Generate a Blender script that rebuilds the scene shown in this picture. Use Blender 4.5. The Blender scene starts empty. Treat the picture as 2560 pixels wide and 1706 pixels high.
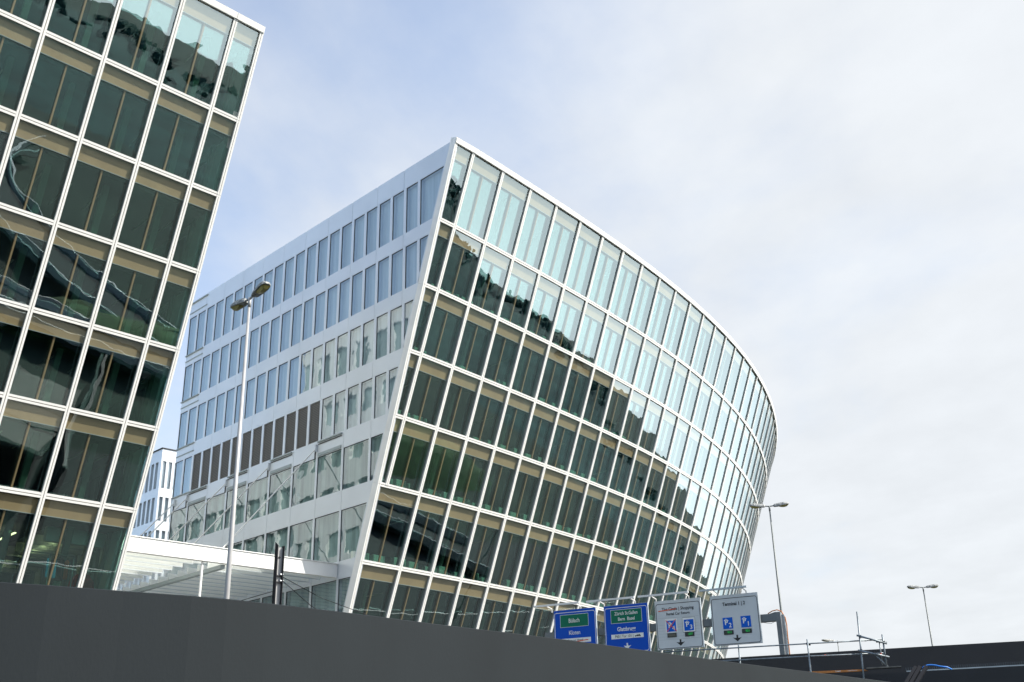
import bpy, math, random
from mathutils import Vector, Matrix
random.seed(7)
R = math.radians
scene = bpy.context.scene
COL = scene.collection
EYE = 1.6                      # eye height above the ground; geometry below is written from eye level
GZ = -1.6                      # ground in those coordinates

def V(*a): return Vector(a)
def hd(deg): return Vector((math.sin(R(deg)), math.cos(R(deg)), 0))

# ------------------------------------------------------------------ materials
def newmat(name):
    m = bpy.data.materials.new(name); m.use_nodes = True
    nt = m.node_tree; nt.nodes.clear()
    out = nt.nodes.new('ShaderNodeOutputMaterial')
    return m, nt, out
def N(nt, t, **kw):
    n = nt.nodes.new(t)
    for k, v in kw.items():
        if k in n.inputs: n.inputs[k].default_value = v
        else: setattr(n, k, v)
    return n
def pbr(name, col, rough=.5, metal=0, spec=.5, noise=0, nscale=3, bump=0, bscale=20, dark=None, stretch=None):
    m, nt, out = newmat(name)
    b = N(nt, 'ShaderNodeBsdfPrincipled', Roughness=rough, Metallic=metal)
    b.inputs['Specular IOR Level'].default_value = spec
    b.inputs['Base Color'].default_value = (*col, 1)
    tc = N(nt, 'ShaderNodeTexCoord'); mp = N(nt, 'ShaderNodeMapping')
    nt.links.new(tc.outputs['Object'], mp.inputs[0])
    if stretch: mp.inputs['Scale'].default_value = stretch
    if noise:
        n = N(nt, 'ShaderNodeTexNoise', Scale=nscale, Detail=6.0)
        nt.links.new(mp.outputs[0], n.inputs['Vector'])
        mx = N(nt, 'ShaderNodeMix', data_type='RGBA')
        d = dark or tuple(c * (1 - noise) for c in col)
        mx.inputs[6].default_value = (*d, 1); mx.inputs[7].default_value = (*[min(1, c * (1 + noise * .5)) for c in col], 1)
        cr = N(nt, 'ShaderNodeMapRange'); cr.inputs[1].default_value = .32; cr.inputs[2].default_value = .68
        nt.links.new(n.outputs[0], cr.inputs[0]); nt.links.new(cr.outputs[0], mx.inputs[0]); nt.links.new(mx.outputs[2], b.inputs['Base Color'])
    if bump:
        n2 = N(nt, 'ShaderNodeTexNoise', Scale=bscale, Detail=4.0)
        nt.links.new(mp.outputs[0], n2.inputs['Vector'])
        bp = N(nt, 'ShaderNodeBump', Strength=bump, Distance=.02)
        nt.links.new(n2.outputs[0], bp.inputs['Height']); nt.links.new(bp.outputs[0], b.inputs['Normal'])
    nt.links.new(b.outputs[0], out.inputs[0]); return m
def glassmat(name, tint, ior=1.9, gtint=(1, 1, 1), wave=.15, wscale=.55, rmin=0.0):
    m, nt, out = newmat(name)
    tr = N(nt, 'ShaderNodeBsdfTransparent'); tr.inputs[0].default_value = (*tint, 1)
    gl = N(nt, 'ShaderNodeBsdfGlossy', Roughness=.0); gl.inputs[0].default_value = (*gtint, 1)
    fr = N(nt, 'ShaderNodeFresnel', IOR=ior)
    # same reflectance from both sides of the pane
    geo = N(nt, 'ShaderNodeNewGeometry')
    mxi = N(nt, 'ShaderNodeMix', data_type='FLOAT'); mxi.inputs[2].default_value = ior; mxi.inputs[3].default_value = 1 / ior
    nt.links.new(geo.outputs['Backfacing'], mxi.inputs[0]); nt.links.new(mxi.outputs[0], fr.inputs['IOR'])
    mul = N(nt, 'ShaderNodeMath', operation='MAXIMUM'); mul.inputs[1].default_value = rmin
    tc = N(nt, 'ShaderNodeTexCoord')
    n = N(nt, 'ShaderNodeTexNoise', Scale=wscale, Detail=1.5); nt.links.new(tc.outputs['Object'], n.inputs['Vector'])
    bp = N(nt, 'ShaderNodeBump', Strength=wave, Distance=.05); nt.links.new(n.outputs[0], bp.inputs['Height'])
    nt.links.new(bp.outputs[0], gl.inputs['Normal'])
    # a pane has two faces: R = 2F / (1 + F)
    d2 = N(nt, 'ShaderNodeMath', operation='MULTIPLY'); d2.inputs[1].default_value = 2.0; nt.links.new(fr.outputs[0], d2.inputs[0])
    a1_ = N(nt, 'ShaderNodeMath', operation='ADD'); a1_.inputs[1].default_value = 1.0; nt.links.new(fr.outputs[0], a1_.inputs[0])
    dv = N(nt, 'ShaderNodeMath', operation='DIVIDE'); nt.links.new(d2.outputs[0], dv.inputs[0]); nt.links.new(a1_.outputs[0], dv.inputs[1])
    nt.links.new(dv.outputs[0], mul.inputs[0])
    mix = N(nt, 'ShaderNodeMixShader')
    nt.links.new(mul.outputs[0], mix.inputs[0]); nt.links.new(tr.outputs[0], mix.inputs[1]); nt.links.new(gl.outputs[0], mix.inputs[2])
    nt.links.new(mix.outputs[0], out.inputs[0]); return m
def emis(name, col, s):
    m, nt, out = newmat(name); e = N(nt, 'ShaderNodeEmission', Strength=s); e.inputs[0].default_value = (*col, 1)
    nt.links.new(e.outputs[0], out.inputs[0]); return m

M = {}
M['white'] = pbr('white_metal', (.80, .80, .78), .35, noise=.05, nscale=.8)
M['groove'] = pbr('joint_gasket', (.20, .16, .13), .8)
M['fin'] = pbr('grey_fin', (.30, .35, .36), .4)
M['bronze'] = pbr('bronze_post', (.25, .18, .095), .5)
M['beige'] = pbr('beige_screen', (.335, .25, .14), .6, noise=.10, nscale=1.2, stretch=(1, 1, .3))
M['glass'] = glassmat('facade_glass', (.90, .94, .91), 1.85, (.78, .92, .94), .10, .6)
M['tint'] = glassmat('inner_green_glass', (.36, .60, .53), 2.0, (.46, .76, .76), .12, .5)
M['glass_flank'] = glassmat('flank_glass', (.84, .90, .90), 2.0, (.85, .95, 1.0), .16, .9)
M['clad'] = pbr('aluminium_cladding', (.64, .68, .72), .34, metal=.35, noise=.05, nscale=.35)
M['gap'] = pbr('dark_gap', (.05, .055, .06), .7)
M['blind'] = pbr('window_blind', (.50, .58, .64), .55, noise=.2, nscale=1.1, stretch=(2.2, 2.2, .12))
M['curtain'] = pbr('curtain', (.22, .30, .29), .8, noise=.7, nscale=1.0, stretch=(2.0, 2.0, .1), dark=(.06, .10, .10))
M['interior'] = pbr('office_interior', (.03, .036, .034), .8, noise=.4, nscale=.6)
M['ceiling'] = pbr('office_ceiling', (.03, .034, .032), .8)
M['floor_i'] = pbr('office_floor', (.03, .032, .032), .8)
M['iwhite'] = pbr('interior_white', (.62, .68, .60), .6)
M['icol'] = pbr('interior_column', (.20, .25, .20), .7)
M['strip'] = pbr('unlit_strip', (.62, .52, .34), .5)
M['strip_on'] = emis('lit_strip_light', (1, .78, .42), 3.2)
M['paleblind'] = pbr('pale_blind', (.62, .66, .70), .7)
M['paving'] = pbr('pale_paving', (.42, .42, .40), .8, noise=.15, nscale=.6)
M['roof'] = pbr('roof_gravel', (.35, .35, .33), .9, noise=.2, nscale=4)
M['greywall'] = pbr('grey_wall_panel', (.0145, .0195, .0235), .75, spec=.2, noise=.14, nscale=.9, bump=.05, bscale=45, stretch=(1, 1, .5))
M['black'] = pbr('black_panel', (.014, .015, .018), .6, noise=.25, nscale=.8, bump=.15, bscale=40)
M['dark'] = pbr('dark_steel', (.014, .015, .019), .6, spec=.25)
M['galv'] = pbr('galvanised_steel', (.42, .46, .48), .38, metal=.45, noise=.25, nscale=3)
M['tube'] = pbr('scaffold_tube', (.22, .26, .29), .45, metal=.3, noise=.35, nscale=9)
M['pole'] = pbr('pole_grey', (.40, .40, .40), .42, metal=.1, noise=.1, nscale=2)
M['poledark'] = pbr('pole_dark_grey', (.17, .19, .19), .5, metal=.1, noise=.1, nscale=2)
M['lamphead'] = pbr('lamp_housing', (.42, .43, .42), .6, noise=.55, nscale=13, dark=(.12, .13, .13))
M['lens'] = pbr('lamp_lens', (.42, .36, .12), .25, noise=.3, nscale=4)
M['gantry'] = pbr('gantry_steel', (.15, .17, .18), .5, noise=.15, nscale=2)
M['signblue'] = pbr('sign_blue', (.0005, .075, .50), .5, spec=.2)
M['parkblue'] = pbr('parking_blue', (.001, .11, .60), .5, spec=.2)
M['signgreen'] = pbr('sign_green', (.004, .16, .095), .5, spec=.2)
M['signgrey'] = pbr('sign_grey', (.60, .645, .67), .5, noise=.05, nscale=1.5)
M['signwhite'] = pbr('sign_white', (.80, .82, .80), .45)
M['signblack'] = pbr('sign_black', (.012, .012, .014), .5)
M['red'] = pbr('red_tape', (.75, .09, .02), .5)
M['orange'] = pbr('orange_timber', (.55, .20, .045), .6, noise=.25, nscale=5, stretch=(6, 6, .5))
M['timber'] = pbr('plank_grey', (.17, .16, .14), .8, noise=.4, nscale=6)
M['bluehose'] = pbr('blue_hose', (.02, .18, .62), .4)
M['rust'] = pbr('orange_cable', (.50, .17, .04), .6)
M['led'] = emis('green_led', (.03, .75, .16), .22)
M['ledpanel'] = pbr('display_panel', (.012, .02, .015), .4)
M['ledoff'] = pbr('display_off', (.10, .10, .08), .6)
M['asphalt'] = pbr('asphalt', (.017, .022, .025), .85, noise=.3, nscale=1.5)
M['ground'] = pbr('ground_earth_grass', (.026, .040, .030), .95, noise=.5, nscale=.05, dark=(.012, .020, .016))
M['line'] = pbr('road_line', (.7, .7, .68), .7)
M['leaf'] = pbr('foliage', (.032, .085, .080), .8, noise=.5, nscale=.06)
M['hill'] = pbr('hazy_hill_woods', (.022, .062, .060), .9, noise=.8, nscale=.12, dark=(.009, .028, .032))  # blueing of distant haze is mixed into the woods' own colour
M['grass'] = pbr('bank_grass', (.045, .095, .03), .9, noise=.6, nscale=.5, dark=(.03, .055, .02))
M['pale'] = pbr('pale_building', (.55, .56, .55), .6, noise=.08, nscale=.2)
M['cyan'] = pbr('blue_coat', (.01, .35, .60), .8)
M['coat'] = pbr('orange_coat', (.85, .13, .02), .8)
M['brown'] = pbr('brown_coat', (.10, .035, .02), .9)
M['redfab'] = pbr('red_fabric', (.60, .02, .015), .8, noise=.3, nscale=8)
# louvre mesh: fine horizontal lamellae
def louvremat():
    m, nt, out = newmat('louvre_mesh')
    b = N(nt, 'ShaderNodeBsdfPrincipled', Roughness=.6)
    tc = N(nt, 'ShaderNodeTexCoord'); w = N(nt, 'ShaderNodeTexWave', Scale=2.6, Distortion=.0); w.bands_direction = 'Z'
    nt.links.new(tc.outputs['Object'], w.inputs['Vector'])
    cr = N(nt, 'ShaderNodeValToRGB'); cr.color_ramp.elements[0].color = (.02, .02, .02, 1); cr.color_ramp.elements[1].color = (.13, .12, .105, 1)
    nt.links.new(w.outputs[0], cr.inputs[0]); nt.links.new(cr.outputs[0], b.inputs['Base Color'])
    nt.links.new(b.outputs[0], out.inputs[0]); return m
M['louvre'] = louvremat()
def milkmat(clear):
    m, nt, out = newmat('milky_roof_sheet')
    d = N(nt, 'ShaderNodeBsdfDiffuse'); d.inputs[0].default_value = (.93, .93, .92, 1)
    t = N(nt, 'ShaderNodeBsdfTranslucent'); t.inputs[0].default_value = (.96, .97, .95, 1)
    x = N(nt, 'ShaderNodeMixShader'); x.inputs[0].default_value = .75
    nt.links.new(d.outputs[0], x.inputs[1]); nt.links.new(t.outputs[0], x.inputs[2]); y = N(nt, 'ShaderNodeMixShader'); y.inputs[0].default_value = .6 if clear else 0; tp = N(nt, 'ShaderNodeBsdfTransparent'); tp.inputs[0].default_value = (.93, .97, .95, 1)
    nt.links.new(x.outputs[0], y.inputs[1]); nt.links.new(tp.outputs[0], y.inputs[2]); nt.links.new(y.outputs[0], out.inputs[0]); return m
M['milk'] = milkmat(False); M['milk_clear'] = milkmat(True)

# ------------------------------------------------------------------ mesh helpers
class MB:
    def __init__(s): s.v = []; s.f = []; s.m = []; s.mats = []
    def mi(s, mat):
        if mat not in s.mats: s.mats.append(mat)
        return s.mats.index(mat)
    def face(s, pts, mat):
        i = len(s.v); s.v += [tuple(p) for p in pts]; s.f.append(tuple(range(i, i + len(pts)))); s.m.append(s.mi(mat))
    def prism(s, poly, vec, mat):
        a = [Vector(p) for p in poly]; b = [p + vec for p in a]; n = len(a); i = len(s.v)
        s.v += [tuple(p) for p in a + b]; k = s.mi(mat)
        s.f.append(tuple(i + j for j in range(n))[::-1]); s.f.append(tuple(i + n + j for j in range(n)))
        for j in range(n): s.f.append((i + j, i + (j + 1) % n, i + n + (j + 1) % n, i + n + j))
        s.m += [k] * (n + 2)
    def bar(s, p0, p1, side, nrm, w, d0, d1, mat, w0=None):
        """box along p0-p1, spanning w (or w0..w) along side and d0..d1 along nrm"""
        a = -w / 2 if w0 is None else w0; b = w / 2 if w0 is None else w
        p0, p1 = Vector(p0), Vector(p1)
        s.prism([p0 + side * a + nrm * d0, p0 + side * b + nrm * d0, p0 + side * b + nrm * d1, p0 + side * a + nrm * d1], p1 - p0, mat)
    def box(s, c, ax, ay, az, mat):
        c = Vector(c); s.prism([c - ax / 2 - ay / 2 - az / 2, c + ax / 2 - ay / 2 - az / 2, c + ax / 2 + ay / 2 - az / 2, c - ax / 2 + ay / 2 - az / 2], az, mat)
    def tube(s, pts, r, mat, n=8, r1=None, cap=True):
        pts = [Vector(p) for p in pts]; k = s.mi(mat); rings = []
        ref = None
        for j, p in enumerate(pts):
            d = (pts[min(j + 1, len(pts) - 1)] - pts[max(j - 1, 0)]).normalized()
            if ref is None:
                ref = Vector((1, 0, 0)) if abs(d.x) < .8 else Vector((0, 1, 0))
            u = (ref - d * ref.dot(d)).normalized(); ref = u; w = d.cross(u)
            rr = r if r1 is None else r + (r1 - r) * j / (len(pts) - 1)
            i = len(s.v); s.v += [tuple(p + (u * math.cos(2 * math.pi * q / n) + w * math.sin(2 * math.pi * q / n)) * rr) for q in range(n)]
            rings.append(i)
        for a, b in zip(rings, rings[1:]):
            for q in range(n): s.f.append((a + q, a + (q + 1) % n, b + (q + 1) % n, b + q)); s.m.append(k)
        if cap:
            s.f.append(tuple(rings[0] + q for q in range(n))[::-1]); s.f.append(tuple(rings[-1] + q for q in range(n))); s.m += [k, k]
    def build(s, name, parent=None, smooth=False, local=False):
        me = bpy.data.meshes.new(name)
        dz = 0 if local else EYE
        me.from_pydata([(x, y, z + dz) for x, y, z in s.v], [], s.f)
        for m in s.mats: me.materials.append(M[m])
        for p, k in zip(me.polygons, s.m): p.material_index = k; p.use_smooth = smooth
        me.update()
        o = bpy.data.objects.new(name, me); COL.objects.link(o)
        if parent is not None:
            o.parent = parent
            if not local and parent.type == 'EMPTY': o.location = -parent.location
        return o
def thing(name, label, cat, loc=(0, 0, GZ), group=None, rotz=0):
    o = bpy.data.objects.new(name, None); COL.objects.link(o)
    o.location = (loc[0], loc[1], loc[2] + EYE); o.rotation_euler.z = rotz
    tag(o, label, cat, group); o.empty_display_size = .5
    return o
def tag(o, label, cat, group=None):
    o['label'] = label; o['category'] = cat
    if group: o['group'] = group
    return o
def struct(o, kind='structure'): o['kind'] = kind; return o
def copy_tree(o, parent=None):
    c = o.copy(); COL.objects.link(c)
    if parent is not None: c.parent = parent
    for ch in list(o.children): copy_tree(ch, c)
    return c

# ------------------------------------------------------------------ camera
F_PX, PITCH, ROLL = 2690.0, 22.246, -1.342
p_, r_ = R(PITCH), R(ROLL)
fwd = V(0, math.cos(p_), math.sin(p_)); up = V(0, -math.sin(p_), math.cos(p_)); rt = V(1, 0, 0)
rt2 = rt * math.cos(r_) + up * math.sin(r_); up2 = up * math.cos(r_) - rt * math.sin(r_)
cam = bpy.data.cameras.new('camera'); co = bpy.data.objects.new('camera', cam); COL.objects.link(co)
co.matrix_world = Matrix(((rt2.x, up2.x, -fwd.x, 0), (rt2.y, up2.y, -fwd.y, 0), (rt2.z, up2.z, -fwd.z, EYE), (0, 0, 0, 1)))
cam.lens = F_PX / 2560 * 36; cam.sensor_width = 36; cam.clip_end = 5000; cam.clip_start = .1
scene.camera = co
def screen(p):
    z = p.dot(fwd); return (1280 + F_PX * p.dot(rt2) / z, 853 - F_PX * p.dot(up2) / z, z)

# ------------------------------------------------------------------ axes of the place
Bd = hd(-44.457); Ad = hd(44.127)          # Bd: along the flank, going back; Ad: along the street
OUT = V(-.71378, -.70037, 0)               # outward normal of the flank wall
ORG = V(-3.277, 57.411, 0)
UP = V(0, 0, 1)

# ------------------------------------------------------------------ leaning glass facade
class Facade:
    def __init__(s, base, disp, ztop, i0):
        s.base, s.disp, s.ztop, s.i0 = base, disp, ztop, i0
    def P(s, i, z):
        if i == 'c': return s.corner(z)
        a = math.floor(i); t = i - a
        def q(k):
            b = s.base[k]; d, tl = s.disp(k); return V(b[0], b[1], z) + d * (tl * (s.ztop - z))
        return q(a) if t < 1e-6 else q(a).lerp(q(a + 1), t)

def vertical_cells(fa, levels, lo, hi, corner_side, skip):
    """list of (row, i_left_top, i_right_top, i_left_bot, i_right_bot)"""
    cells = []
    for r in range(len(levels) - 1):
        zt, zb = levels[r], levels[r + 1]
        ct, cb = 'c', 'c'
        if corner_side == 'left':
            first = 1
            if skip(r): first = 2
            cells.append((r, ct, first, cb, first))
            cells += [(r, i, i + 1, i, i + 1) for i in range(first, hi)]
        else:
            cells += [(r, i, i + 1, i, i + 1) for i in range(lo, -1)]
            cells.append((r, -1, ct, -1, cb))
    return cells

def build_facade(root, fa, levels, lo, hi, side, skip, name_bay='bay_window', strips_lit_row=None, sills=True):
    cells = vertical_cells(fa, levels, lo, hi, side, skip)
    fr = MB(); info = []
    for (r, lt, rt_, lb, rb) in cells:
        zt, zb = levels[r], levels[r + 1]
        BL, BR, TR, TL = fa.P(lb, zb), fa.P(rb, zb), fa.P(rt_, zt), fa.P(lt, zt)
        n = ((BR - BL).cross(TL - BL)).normalized()
        if n.dot(V(0, -1, 0)) < 0 and n.dot(V(1, 0, 0)) < 0: n = -n
        info.append((r, BL, BR, TR, TL, n))
    # frame: mullions and bands
    def strip_pair(p0, p1, side_v, n, half, gap, d1):
        fr.bar(p0, p1, side_v, n, -gap / 2, -.05, d1, 'white', w0=-half)
        fr.bar(p0, p1, side_v, n, half, -.05, d1, 'white', w0=gap / 2)
        fr.bar(p0, p1, side_v, n, gap / 2, -.05, d1 - .035, 'groove', w0=-gap / 2)
    for (r, BL, BR, TR, TL, n) in info:
        ud = (TL - BL).normalized(); sd = ud.cross(n).normalized()
        if sd.dot(BR - BL) < 0: sd = -sd
        hw = .115
        # right-hand mullion of every cell, except the corner one of a right-cornered facade
        is_corner_cell = (side == 'right' and (TR - fa.P('c', levels[r])).length < .01)
        up_r = (TR - BR).normalized()
        if not is_corner_cell:
            strip_pair(BR - up_r * 0, TR, sd, n, hw, .035, .07)
            fr.bar(BR, TR, sd, n, .06, -.40, -.05, 'fin')
        bt = (TR - TL).normalized(); bb = (BR - BL).normalized()
        pu = n.cross(bt).normalized()
        if pu.z < 0: pu = -pu
        a0 = hw + .002; 
        # bands at the top edge of the cell, butted between the mullions
        s0 = TL + bt * a0; s1 = TR - bt * (a0 if not is_corner_cell else 0)
        if (s1 - s0).dot(bt) > 0:
            if r == 0:
                fr.bar(s0, s1, pu, n, .07, -.05, .10, 'white', w0=-.27)
            else:
                strip_pair(s0, s1, pu, n, .125, .035, .067)
            fr.bar(s0, s1, pu, n, .03, -.12, -.05, 'fin', w0=-.03)
        if r == 0:
            # coping in front of the mullion heads, one piece a bay with an open joint
            fr.bar(TL + bt * .012, TR - bt * .012, pu, n, .10, .102, .125, 'white', w0=-.24)
    # corner member
    for r in range(len(levels) - 1):
        zt, zb = levels[r], levels[r + 1]
        a, b = fa.P('c', zb), fa.P('c', zt)
        cell = [c for c in info if c[0] == r][0 if side == 'left' else -1]
        n = cell[5]; u = (b - a).normalized(); sd = u.cross(n).normalized()
        if side == 'left':
            if sd.dot(Ad) < 0: sd = -sd
            lo_w, hi_w = -.015, .20
        else:
            if sd.dot(Ad) > 0: sd = -sd
            lo_w, hi_w = -.015, .20
        top_ext = u * (.10 if r == 0 else 0)
        fr.bar(a + u * .012, b + top_ext, sd, n, .085, -.05, .08, 'white', w0=lo_w)
        fr.bar(a + u * .012, b + top_ext, sd, n, .115, -.05, .05, 'groove', w0=.085)
        fr.bar(a + u * .012, b + top_ext, sd, n, hi_w, -.05, .08, 'white', w0=.115)
        # cheek on the flank wall side
        fr.bar(a + u * .012, b + top_ext, sd, n, .02, -.40, -.05, 'white', w0=lo_w)
    fr.build('facade_frame', root)
    # glazed bays
    def bay(cell, g, sp, ce):
        r, BL, BR, TR, TL, n = cell
        ud = (TL - BL).normalized(); j = [Vector(n) * random.uniform(-.012, .012) for _ in range(4)]
        q = [BL - n * .03 + j[0], BR - n * .03 + j[1], TR - n * .03 + j[2], TL - n * .03 - j[1] + j[0] + j[2] * 0 + (j[1])]
        # keep the pane planar: fourth corner follows from the other three
        q[3] = q[0] + (q[2] - q[1]) if (abs((TL - BL - (TR - BR)).length) < .05) else q[3]
        g.face(q, 'glass')
        w = (BR - BL).length; wt = (TR - TL).length
        h = .92 if r else 1.16
        bt = (TR - TL).normalized()
        up_l = (BL - TL).normalized(); up_r = (BR - TR).normalized()
        d = -n * .16
        a0, a1 = TL + bt * .03, TR - bt * .10
        if wt > .35:
            sp.prism([a0 + d, a1 + d, a1 + up_r * h + d, a0 + up_l * h + d], n * .05, 'beige')
            sp.prism([a0 + up_l * h + d * 1.01, a1 + up_r * h + d * 1.01, a1 + up_r * (h + .035) + d * 1.01, a0 + up_l * (h + .035) + d * 1.01], n * .09, 'fin')
        i_ = -n * .27
        ce.face([BL + i_, BR + i_, TR + i_, TL + i_], 'tint')
        bb = (BR - BL).normalized()
        if w > 2.0:
            m0 = BL.lerp(BR, .5) ; m1 = (TL + up_l * h).lerp(TR + up_r * h, .5)
            ce.bar(m0, m1, bt, n, .042, -.24, -.14, 'bronze', w0=-.042)
    scored = []
    for c in info:
        pts = [screen(p) for p in c[1:5]]
        a = 0
        for k in range(4): a += pts[k][0] * pts[(k + 1) % 4][1] - pts[(k + 1) % 4][0] * pts[k][1]
        cx = sum(p[0] for p in pts) / 4; cy = sum(p[1] for p in pts) / 4
        vis = -60 < cx < 2600 and cy > -60 and cy < 1500 + cx * .09 and min(p[2] for p in pts) > 0
        scored.append((abs(a) if vis else 0, c))
    scored.sort(key=lambda t: -t[0])
    rest = MB()
    for k, (a, c) in enumerate(scored):
        if k < 100 and a > 0:
            g, sp, ce = MB(), MB(), MB(); bay(c, g, sp, ce)
            w = g.build(name_bay, root)
            if sp.f: sp.build('beige_panel', w)
            if ce.f: ce.build('inner_pane', w)
        else: bay(c, rest, rest, rest)
    if rest.f: struct(rest.build(name_bay, root), 'stuff')
    # interior: floors, ceilings, columns, sill units, strip lights
    for r in range(len(levels) - 1):
        zt, zb = levels[r], levels[r + 1]
        cs = [c for c in info if c[0] == r]
        sl = MB()
        for kk, (_, BL, BR, TR, TL, n) in enumerate(cs):
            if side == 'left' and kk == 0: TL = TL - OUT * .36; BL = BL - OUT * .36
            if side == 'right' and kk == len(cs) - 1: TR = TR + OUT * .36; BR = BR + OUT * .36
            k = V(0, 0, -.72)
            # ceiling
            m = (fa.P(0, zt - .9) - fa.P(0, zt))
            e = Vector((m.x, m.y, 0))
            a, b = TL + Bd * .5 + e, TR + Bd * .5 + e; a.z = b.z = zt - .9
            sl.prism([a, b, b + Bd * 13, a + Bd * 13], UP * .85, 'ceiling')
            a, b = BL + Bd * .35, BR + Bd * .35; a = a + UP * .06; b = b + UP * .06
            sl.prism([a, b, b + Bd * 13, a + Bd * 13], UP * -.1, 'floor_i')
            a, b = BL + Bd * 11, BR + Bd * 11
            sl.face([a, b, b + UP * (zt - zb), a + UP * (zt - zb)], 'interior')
        sl.build('floor_slab', root)
        su = MB(); cl = MB(); ls = MB()
        for j, (_, BL, BR, TR, TL, n) in enumerate(cs):
            w = (BR - BL).length
            if w < 1.5: continue
            bb = (BR - BL).normalized(); inn = V(-n.x, -n.y, 0).normalized()
            upv = (TL - BL)
            if sills and r > 0:
                for (f0, f1, pr) in ((.04, .40, .85), (.51, .80, .75), (.85, .93, .3)):
                    if random.random() < pr:
                        su.prism([BL + bb * (w * f0) + inn * .62, BL + bb * (w * f1) + inn * .62, BL + bb * (w * f1) + inn * .92, BL + bb * (w * f0) + inn * .92], UP * random.choice((.72, .72, .8, .6)), 'iwhite')
            if j % 2 == (0 if sills else 1) and random.random() < .85 or not sills:
                f = .70 if sills else .78
                p = BL + bb * (w * f) + inn * 1.25; q = p + upv * .86
                cl.bar(p, q, bb, inn, .22 if sills else .30, 0, .22, 'icol')
            if (not sills or j % 3 == 1) and r != strips_lit_row:
                zc = zt - 1.0
                for f in (.3, .8) if not sills else (.5,):
                    if random.random() < .75:
                        p = BL + bb * (w * f) + inn * random.uniform(1.5, 2.2); p.z = zc
                        p = p + V(*( (fa.P(0, zc) - fa.P(0, zb)).xy), 0)
                        ls.box(p + Bd * 1.4, Bd * random.uniform(1.2, 2.8), Ad * .07, UP * .06, 'strip_on' if r == strips_lit_row else 'strip')
        if su.f: su.build('sill_unit', root)
        if cl.f: cl.build('interior_post', root)
        if ls.f: ls.build('strip_light', root)
    return info

# ---- main curved building
LV = [37.2, 32.28, 28.29, 24.35, 20.55, 16.60, 12.20, 7.85, 3.5, GZ]
def heading(t):
    t2 = min(t, 3.3); return 38.5752 - 2.4497 * t2 - 6.0511 * t2 * t2 + 1.0731 * t2 ** 3
base = {}
pos = V(-2.1106, 58.6685, 0)
for i in range(1, 37):
    base[i] = (pos.x, pos.y)
    for q in range(10): pos = pos + hd(heading((i - 1 + (q + .5) / 10) / 10)) * .297
pos = V(-2.1106, 58.6685, 0)
for i in range(1, -4, -1):
    base[i] = (pos.x, pos.y); pos = pos - hd(40.98) * 2.97
def disp_main(i):
    t = (i - 1) / 10; return hd(-52.437 - 9.387 * t - .1917 * t * t), .3447
main = Facade(base, disp_main, 37.2, None)
def i0_main(z):
    lo, hi = -2.9, 5.0
    f = lambda i: (main.P(i, z) - ORG).dot(OUT)
    for _ in range(50):
        mid = (lo + hi) / 2
        if f(mid) > 0: lo = mid
        else: hi = mid
    return (lo + hi) / 2
main.i0 = i0_main
main.corner = lambda z: main.P(i0_main(z), z)
bld = thing('glass_office_building', 'large leaning glass building with long curved grid facade, behind the road signs', 'office building', (-8, 68, GZ))
build_facade(bld, main, LV, 1, 33, 'left', lambda r: r >= 5)

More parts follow.
